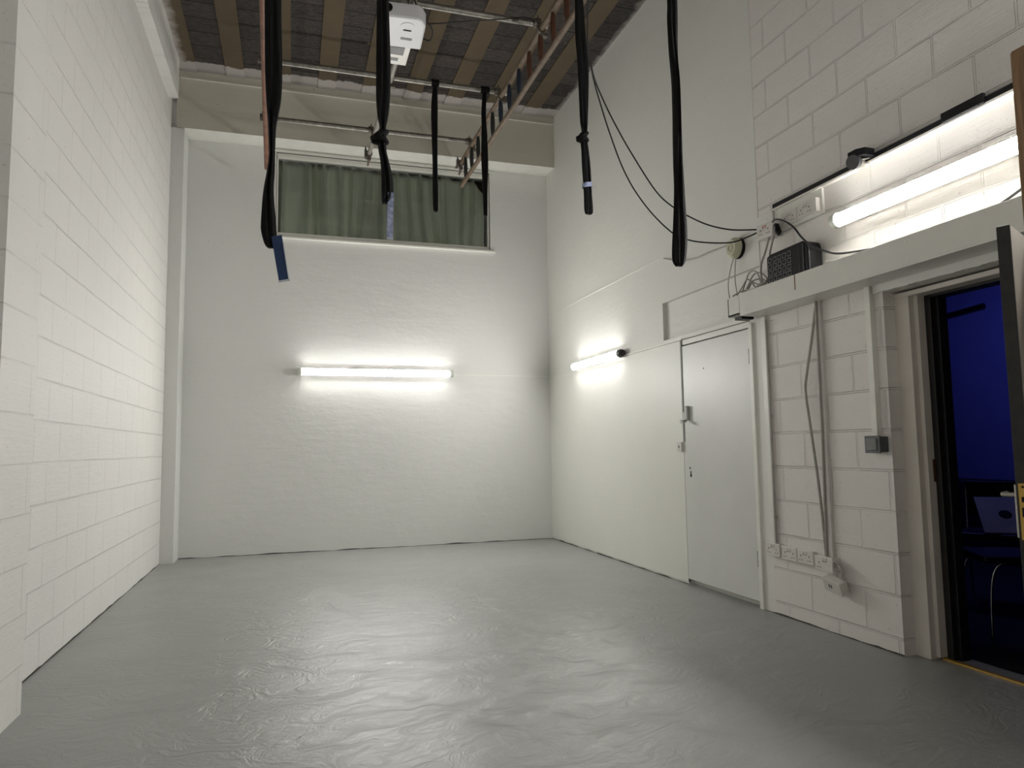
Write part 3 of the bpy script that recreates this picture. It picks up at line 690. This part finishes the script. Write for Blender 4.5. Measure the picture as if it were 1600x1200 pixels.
b = B(); b.box(.755, .845, 5.065, 5.165, zp+.11, zp+.125); b.tube([(.79, 5.115, zp+.12), (.79, 5.115, ZP+.04)], .024, 16); b.ring((.79, 5.16, ZP), (1, 0, 0), .0245, .033, .06, 20); b.box(.76, .82, 5.10, 5.14, ZP-.02, ZP+.03)
b.build('mount', M['silver'], pr)
r = empty('cable_box', (.73, 5.57, 4.30), 'small white box with a grey label on the middle tube behind the projector', 'box')
B().box(.635, .875, 5.38, 5.66, 4.315, 4.345).build('plate', M['plastic_white'], r, bevel=.004)
B().box(.66, .83, 5.39, 5.50, 4.308, 4.3155).build('grey_panel', M['label_grey'], r)
B().box(.70, .80, 5.56, 5.60, 4.3125, 4.3155).build('label', M['label_grey'], r)
b = B(); b.box(.80, .83, 5.5, 5.53, 4.34, ZP-.05-.01); b.build('bracket', M['silver'], r)
tag(B().tube(spline([(.80, 4.9, 4.62), (.83, 4.97, 4.50), (.86, 5.0, 4.42), (.97, 5.08, 4.34), (1.0, 5.13, 4.31), (.99, 5.2, 4.29), (.93, 5.2, 4.30)], 8), .006, 8).build('projector_cable', M['cable_black']), 'black cable looping beside the white projector', 'cable')
tag(B().tube(spline([(.955, 5.1, 4.36), (1.1, 5.08, 4.38), (1.3, 5.08, 4.43), (1.55, 5.1, 4.50), (1.75, 5.12, 4.56), (1.87, 5.13, ZP+.0)], 8), .005, 8).build('projector_cable', M['cable_black']), 'thin black cable running from the projector to the right ladder', 'cable')

# ================================================================ things on the right wall
def wallx(d): return XR-d
# boxing
r = empty('boxing', (3.05, 3.1, 2.0), 'long white boxed ledge running along the right wall above both doors', 'boxing')
XB = 2.965
b = B(); b.box(XB, XB+.018, 1.75, 4.19, 2.0405, 2.187); b.build('front_board', M['gloss_white'], r, bevel=.002)
b = B(); b.box(XB+.001, XR, 1.75, 4.19, 2.03, 2.046); b.build('bottom_board', M['gloss_white'], r, bevel=.002)
b = B(); b.box(XB+.004, XB+.02, 4.2, 4.335, 2.045, 2.18); b.box(XB+.004, XR, 4.2, 4.335, 2.045, 2.058); b.box(XB+.004, XR, 4.322, 4.337, 2.045, 2.175); b.build('end_piece', M['gloss_white'], r, bevel=.002)
for y in (2.78, 4.12, 3.98): 
    for z in ((2.155, 2.07) if y < 3.9 else ((2.07,) if y > 4.1 else (2.165,))): B().tube([(XB-.0015, y, z), (XB+.002, y, z)], .009, 12).build('screw_cap', M['trim_white'], r)
b = B(); b.box(XB-.001, XB+.001, 3.615, 3.622, 2.09, 2.185); b.build('rust_run', M['rust'], r)
b = B(); b.box(3.02, 3.12, 4.25, 4.33, 2.025, 2.044); tag(b.build('door_contact', M['black_plastic']), 'small black contact under the end of the boxing above the white door', 'contact')
# conduits
tag(B().box(wallx(.02), XR+.002, 4.155, 4.205, .465, 2.035).build('flat_conduit', M['trim_white'], bevel=.003), 'flat white conduit dropping from the boxing to the first low socket', 'conduit')
b = B(); b.tube(spline([(wallx(.02), 4.145, 2.0), (wallx(.018), 4.14, 1.6), (wallx(.02), 4.137, 1.2), (wallx(.018), 4.14, .8), (wallx(.018), 4.14, .47)], 8), .006, 8)  # grey tube and collars stand for a soft shadow with dark spots
for z in (1.33, .65): b.ring((wallx(.018), 4.138, z), (0, 0, 1), .006, .011, .018, 12)
tag(b.build('conduit_shade', M['cable_grey']), 'thin grey line standing for the shadow beside the flat conduit', 'cable')
tag(B().box(wallx(.022), XR+.002, 3.615, 3.66, .455, 2.035).build('flat_conduit', M['plastic_white'], bevel=.003), 'white conduit dropping from the boxing to the fourth low socket box', 'conduit')
tag(B().tube(spline([(wallx(.012), 3.66, 2.0), (wallx(.02), 3.70, 1.8), (wallx(.03), 3.75, 1.58), (wallx(.03), 3.768, 1.47), (wallx(.03), 3.74, 1.25), (wallx(.03), 3.70, .95), (wallx(.03), 3.675, .7), (wallx(.025), 3.665, .46)], 8), .009, 10).build('loose_cable', M['cable_grey']), 'loose grey cable bulging left of the middle conduit', 'cable')
tag(B().tube([(wallx(.03), 3.637, 2.03), (wallx(.03), 3.64, 1.2), (wallx(.03), 3.655, .46)], .007, 8).build('loose_cable', M['cable_grey']), 'straight grey cable lying along the front of the middle conduit', 'cable')
tag(B().box(wallx(.03), XR+.002, 3.205, 3.245, 1.175, 2.035).build('flat_conduit', M['trim_white'], bevel=.003), 'white timber batten conduit dropping to the grey switch by the open doorway', 'conduit')

def double_socket(y, z, label, group, w=.146, h=.086, d=.035, single=False, blank=0, R=None):
    """faces -x; +y is the left as seen"""
    c = Vector((XR-d, y, z)); r = empty('double_socket', (XR, y, z-h/2), label, 'socket', group)
    R = R if R is not None else Matrix.Identity(3); piv = Vector((XR, y, z))
    def bx(b, x0, x1, y0, y1, z0, z1): 
        b.box(x0, x1, y0, y1, z0, z1, R, piv)
    b = B(); bx(b, XR-d+.008, XR+.001, y-w/2+.003, y+w/2-.003, z-h/2+.003, z+h/2-.003); b.build('back_box', M['plastic_white'], r, bevel=.002)
    b = B(); bx(b, XR-d, XR-d+.009, y-w/2, y+w/2, z-h/2, z+h/2); fp = b.build('face_plate', M['plastic_white'], r, bevel=.003)
    cs = (.038, -.038) if not single else (.038,)
    for s in cs:
        b = B(); bx(b, XR-d-.0008, XR-d+.001, y+s-.003, y+s+.003, z-.0+.0, z+.010)
        for t in (-.011, .011): bx(b, XR-d-.0008, XR-d+.001, y+s+t-.004, y+s+t+.004, z-.024, z-.019)
        b.build('pin_holes', M['hole'], fp)
    for s in ((.012, -.012) if not single else (.0, -.02)):
        b = B(); bx(b, XR-d-.004, XR-d+.001, y+s-.006, y+s+.006, z+.012, z+.034); rk = b.build('rocker', M['plastic_white'], fp)
        b = B(); bx(b, XR-d-.0045, XR-d-.003, y+s-.002, y+s+.002, z+.025, z+.032)
        b = B(); bx(b, XR-d-.0046, XR-d-.003, y+s-.004, y+s+.004, z+.0125, z+.0165)
        b.build('rocker_shadow_gap', M['hole'], fp)
    return r
LS = 'low sockets under the conduits'
double_socket(4.165, .433, 'leftmost low double socket, directly under the first flat conduit', LS)
double_socket(3.998, .427, 'second low double socket from the white door', LS)
double_socket(3.846, .427, 'third low double socket, touching the second', LS)
double_socket(3.652, .415, 'fourth low socket in a deeper box under the middle conduit', LS, .15, .088, .06, True)
R = Matrix.Rotation(math.radians(8), 3, 'X') @ Matrix.Rotation(math.radians(-22), 3, 'Y')
b = B(); b.box(wallx(.085), wallx(.03), 3.49, 3.635, .262, .345, R)
lb = b.build('loose_socket_box', M['plastic_white'], bevel=.004); tag(lb, 'loose white box hanging tilted below the fourth low socket', 'socket box')
b = B(); c = Vector((wallx(.0575), 3.5625, .3035))
for t in (0, .018):
    b.box(wallx(.0865), wallx(.084), 3.562+t, 3.568+t, .295, .318, R, c)
b.build('slots', M['hole'], lb)
for i, (dy, dz) in enumerate(((0, 0), (-.012, -.014), (-.02, -.026))):
    tag(B().tube(spline([(wallx(.04), 3.58, .43+dz), (wallx(.05), 3.53+dy, .42+dz), (wallx(.06), 3.50+dy, .385+dz*.8), (wallx(.06), 3.505+dy*.5, .345)], 6), .0045, 8).build('short_cable', M['cable_grey']),
        ['upper', 'middle', 'lower'][i]+' of the short white cables joining the fourth socket to the loose box', 'cable', 'short cables at the loose box')
b = B(); b.box(wallx(.001), XR+.001, 3.755, 3.79, .38, .47)
# upper sockets
US = 'upper sockets under the light track'
double_socket(3.845, 2.632, 'upper double socket left of its pair, under the black track', US, .15, .09, .03)
double_socket(3.69, 2.638, 'upper double socket right of its pair, under the black track', US, .15, .09, .03)
tag(B().box(wallx(.018), XR+.001, 3.545, 3.975, 2.568, 2.735).build('backing_panel', M['gloss_white'], bevel=.002), 'thin white panel behind the two upper sockets', 'panel')
tag(B().box(wallx(.05), wallx(.016), 3.565, 3.605, 2.585, 2.675).build('blank_module', M['plastic_white'], bevel=.003), 'small plain white module at the right end of the upper sockets', 'module')
tag(B().box(wallx(.02), XR+.001, 4.02, 4.19, 2.62, 2.74).build('blank_plate', M['plaster'], bevel=.002), 'square painted patch left of the extension block', 'plate')
tag(B().box(wallx(.014), XR+.001, 3.985, 4.0, 2.6, 2.96-.2).build('flat_conduit', M['plastic_white'], bevel=.002), 'short white conduit rising from the extension block to the track', 'conduit')
# extension block
eb = empty('extension_block', (3.10, 4.03, 2.55), 'white twin socket block hanging above the boxing with black cables plugged in', 'extension block')
R = Matrix.Rotation(math.radians(3), 3, 'X')
B().box(wallx(.085), wallx(.0), 3.945, 4.115, 2.545, 2.645, R).build('block_body', M['plastic_white'], eb, bevel=.004)
b = B()
for s in (.04, -.04):
    b.box(wallx(.0862), wallx(.084), 4.03+s-.003, 4.03+s+.003, 2.598, 2.608, R, (3.115, 4.03, 2.595))
    for t in (-.011, .011): b.box(wallx(.0862), wallx(.084), 4.03+s+t-.004, 4.03+s+t+.004, 2.572, 2.578, R, (3.115, 4.03, 2.595))
b.build('pin_holes', M['hole'], eb)
b = B()
for s in (.012, -.012): b.box(wallx(.089), wallx(.084), 4.03+s-.006, 4.03+s+.006, 2.612, 2.632, R, (3.115, 4.03, 2.595))
b.build('rockers', M['red'], eb)
b = B(); b.tube([(3.09, 3.915, 2.60), (3.09, 3.905, 2.55)], [.014, .022], 14); b.tube([(3.09, 3.905, 2.55), (3.09, 3.90, 2.53)], [.022, .012], 14); b.tube([(3.10, 3.95, 2.615), (3.09, 3.91, 2.60)], .012, 10)
tag(b.build('black_plug', M['black_plastic']), 'black plug hanging at the right side of the white extension block', 'plug')
tag(B().tube(spline([(3.08, 3.95, 2.63), (3.06, 3.89, 2.628), (3.05, 3.80, 2.59), (3.04, 3.70, 2.52), (3.03, 3.61, 2.42), (3.03, 3.52, 2.34), (3.03, 3.42, 2.285), (3.04, 3.30, 2.24), (3.06, 3.0, 2.20), (3.06, 2.8, 2.17), (3.06, 2.6, 2.17), (3.05, 2.48, 2.19), (3.05, 2.36, 2.205), (3.04, 2.2, 2.25), (3.04, 2.0, 2.31)], 8), .0065, 8).build('power_cable', M['cable_black']), 'black cable sagging right from the extension block onto the boxing', 'cable')
c1 = [(2.0, 4.462, 3.856), (2.077, 4.571, 3.844), (2.186, 4.651, 3.713), (2.287, 4.676, 3.554), (2.406, 4.663, 3.34), (2.57, 4.592, 3.024), (2.681, 4.516, 2.877), (2.747, 4.462, 2.812), (2.85, 4.369, 2.725), (2.966, 4.255, 2.662), (3.085, 4.113, 2.629)]
c2 = [(2.0, 4.462, 3.85), (2.077, 4.571, 3.82), (2.186, 4.657, 3.617), (2.261, 4.683, 3.44), (2.346, 4.688, 3.229), (2.436, 4.669, 3.044), (2.551, 4.617, 2.855), (2.67, 4.537, 2.695), (2.754, 4.468, 2.633), (2.85, 4.379, 2.595), (2.966, 4.261, 2.571), (3.041, 4.179, 2.59), (3.085, 4.112, 2.611)]
top = [(1.905, 4.25, 4.20), (1.93, 4.32, 4.10), (1.96, 4.39, 3.97)]
def fixed(c): return [(x, y, z) for x, y, z in c]
tag(B().tube(spline(top+c1[1:], 8), .0055, 8).build('power_cable', M['cable_black']), 'upper black cable swooping from the right ladder to the extension block', 'cable', 'swooping black cables')
tag(B().tube(spline([(x, y, z-.01) for x, y, z in top]+c2[1:], 8), .0055, 8).build('power_cable', M['cable_black']), 'lower black cable swooping from the right ladder to the extension block', 'cable', 'swooping black cables')
# bell disc
bd = empty('alarm_sounder', (XR, 4.44, 2.52), 'round cream sounder on the plaster left of the extension block', 'sounder')
b = B(); b.tube([(XR, 4.44, 2.59), (XR-.02, 4.44, 2.59), (XR-.028, 4.44, 2.59)], [.078, .078, .072], 36); b.build('base', M['black_plastic'], bd)
b = B(); b.tube([(XR-.024, 4.443, 2.592), (XR-.05, 4.443, 2.592), (XR-.07, 4.443, 2.592)], [.078, .075, .055], 36); b.build('cover', M['plastic_cream'], bd)
b = B(); b.ring((XR-.071, 4.445, 2.59), (1, 0, 0), .024, .029, .006, 30); b.build('ring', M['plastic_cream'], bd)
tag(B().tube(spline([(XR-.03, 4.47, 2.52), (XR-.04, 4.50, 2.44), (XR-.05, 4.52, 2.33), (XR-.07, 4.48, 2.22), (XR-.12, 4.39, 2.17), (3.0, 4.3, 2.19)], 8), .0035, 8).build('bell_wire', M['cable_grey']), 'left of the two thin white wires hanging from the cream sounder', 'cable', 'wires of the sounder')
tag(B().tube(spline([(XR-.03, 4.44, 2.52), (XR-.035, 4.45, 2.42), (XR-.05, 4.43, 2.32), (XR-.08, 4.37, 2.22), (3.0, 4.27, 2.20)], 8), .0035, 8).build('bell_wire', M['cable_grey']), 'right of the two thin white wires hanging from the cream sounder', 'cable', 'wires of the sounder')
tag(B().tube(spline([(XR-.004, 5.54, 2.80), (XR-.02, 5.3, 2.72), (XR-.03, 5.1, 2.67), (XR-.03, 4.95, 2.655), (XR-.03, 4.8, 2.655), (XR-.02, 4.65, 2.65), (XR-.02, 4.5, 2.645)], 8), .0045, 8).build('bell_wire', M['cable_grey']), 'grey wire sagging along the plaster from the ridge line to the sounder', 'cable')
# white cable tangle on the boxing
rnd = random.Random(4)
where = ['lowest', 'second', 'third', 'fourth', 'fifth', 'sixth', 'topmost']
for i in range(7):
    y0 = 4.31-.012*i; amp = .02+.021*i; y1 = 3.99+.012*((i*3) % 7); xo = XB+.05+.012*((i*5) % 7)
    pts = [(xo-.02, y0, 2.195)]
    for j in range(1, 6):
        t = j/6; pts.append((xo+.02*math.sin(t*5+i), y0+(y1-y0)*t+.03*math.sin(2*math.pi*t+i), 2.195+amp*math.sin(math.pi*t)**.8+.012*math.sin(t*7+i*2)))
    pts += [(xo, y1, 2.20), (xo+.01, y1+.03, 2.15)]
    tag(B().tube(spline(pts, 8), .0048, 8).build('tangled_cable', M['cable_grey']), '%s loop of the pale cable tangle on the left end of the boxing' % where[i], 'cable', 'pale cable tangle on the boxing')
for s in (0, 1):
    tag(B().tube(spline([(XR-.06, 4.01-.05*s, 2.55), (XR-.07, 4.05-.05*s, 2.45-.02*s), (XR-.08, 4.085-.11*s, 2.37), (XR-.09, 4.075-.09*s, 2.28), (XR-.11, 4.03-.01*s, 2.22), (XR-.13, 3.99+.04*s, 2.16)], 8), .0065, 8).build('drop_cable', M['cable_grey']), ['left', 'right'][s]+' grey cable dropping from the extension block to the boxing', 'cable', 'cables under the extension block')
# black perforated heater box standing on the boxing
hb = empty('fan_heater', (3.09, 3.78, 2.046), 'black box with a lattice grille standing on the boxing below the extension block', 'heater')
b = B(); X0, X1 = 3.03, 3.135
poly = [(X0, 3.965, 2.047), (X0, 3.965, 2.385), (X0, 3.93, 2.40), (X0, 3.62, 2.405), (X0, 3.575, 2.385), (X0, 3.56, 2.33), (X0, 3.56, 2.047)]
b.prism(poly, (0, 0, 0), (X1-X0, 0, 0)); hc = b.build('casing', M['black_plastic'], hb, bevel=.01)
for i in range(5):
    for j in range(5):
        yc, zc = 3.925-.047*i, 2.355-.042*j; b = B(); q = .017
        b.box(X0-.003, X0+.001, yc-q, yc+q, zc+.012, zc+.016); b.box(X0-.003, X0+.001, yc-q, yc+q, zc-.016, zc-.012)
        b.box(X0-.003, X0+.001, yc-q, yc-q+.004, zc-.012, zc+.012); b.box(X0-.003, X0+.001, yc+q-.004, yc+q, zc-.012, zc+.012)
        b.build('grille_cell', M['label_grey'], hb)
b = B(); b.box(X0-.004, X0+.0, 3.60, 3.61, 2.06, 2.38); b.box(X0-.002, X0+.0, 3.64, 3.644, 2.06, 2.38); b.build('side_rib', M['dark_grey'], hb)
# light track with spotlight
tk = empty('light_track', (XR, 3.0, 2.74), 'long black lighting track on the near right wall above the big tube light', 'light track')
B().box(wallx(.034), XR+.001, 1.9, 4.0, 2.743, 2.772).build('track', M['black_metal'], tk, bevel=.002)
B().box(wallx(.032), XR+.001, 1.9, 3.99, 2.731, 2.7435).build('pale_edge', M['plastic_white'], tk)
b = B(); b.box(wallx(.05), wallx(.03), 2.43, 2.66, 2.74, 2.79); b.box(wallx(.06), wallx(.045), 2.45, 2.64, 2.735, 2.745); b.build('track_joiner', M['black_metal'], tk, bevel=.003)
sp = empty('track_spotlight', (XR-.09, 3.19, 2.69), 'unlit grey finned spotlight clipped to the black lighting track', 'spotlight')
b = B(); b.prism([(wallx(.034), 3.10, 2.79), (wallx(.10), 3.10, 2.79), (wallx(.13), 3.14, 2.79), (wallx(.13), 3.20, 2.79), (wallx(.08), 3.25, 2.79), (wallx(.034), 3.25, 2.79)], (0, 0, -.035), (0, 0, .008)); b.build('adaptor', M['black_plastic'], sp, bevel=.003)
b = B(); ax = Vector((-.93, -.23, -.28)).normalized(); c = Vector((3.035, 3.165, 2.732))
b.tube([c-ax*.02, c+ax*.012], .040, 28); b.build('lamp_head', M['dark_grey'], sp)
b = B()
u = ax.cross(Vector((0, 0, 1))).normalized(); v = ax.cross(u)
b.tube([c-ax*.08, c], .02, 16)
for i in range(10):
    a = 2*math.pi*i/10; d = u*math.cos(a)+v*math.sin(a); s_ = ax.cross(d)
    P = [c+d*.012-ax*.018, c+d*.042-ax*.018, c+d*.050-ax*.095, c+d*.012-ax*.105]
    b.prism(P, s_*-.0022, s_*.0022)
b.build('heat_sink', M['silver'], sp)
B().tube([c-ax*.03+Vector((0, 0, .02)), c-ax*.03+Vector((0, 0, .07))], .011, 12).build('stem', M['black_plastic'], sp)

# switches
sw = empty('outdoor_switch', (XR, 3.235, 1.085), 'grey weatherproof switch box beside the open doorway', 'switch')
B().box(wallx(.055), XR+.001, 3.16, 3.262, 1.09, 1.178).build('box', M['switch_grey'], sw, bevel=.006)
B().box(wallx(.066), wallx(.053), 3.156, 3.266, 1.086, 1.182).build('rim', M['switch_grey'], sw, bevel=.004)
B().box(wallx(.073), wallx(.064), 3.175, 3.247, 1.10, 1.168).build('flap', M['flap'], sw, bevel=.006)
ls = empty('light_switch', (XR, 5.335, 1.09), 'small white light switch at the edge of the boarding by the white door', 'switch')
B().box(wallx(.026), wallx(.004), 5.315, 5.39, 1.092, 1.17).build('plate', M['plastic_white'], ls, bevel=.003)
B().box(wallx(.030), wallx(.025), 5.348, 5.358, 1.12, 1.142).build('rocker', M['label_grey'], ls)
# timber at the right edge
tag(B().prism([(1.829, 1.3, 0), (1.829, 1.3, 2.178), (1.835, 1.3, 2.187), (1.97, 1.3, 2.187), (1.97, 1.3, 0)], (0, 0, 0), (0, .045, 0)).build('timber_plank', M['timber'], bevel=.003), 'tall raw brown timber plank standing at the right edge of the photo', 'plank')
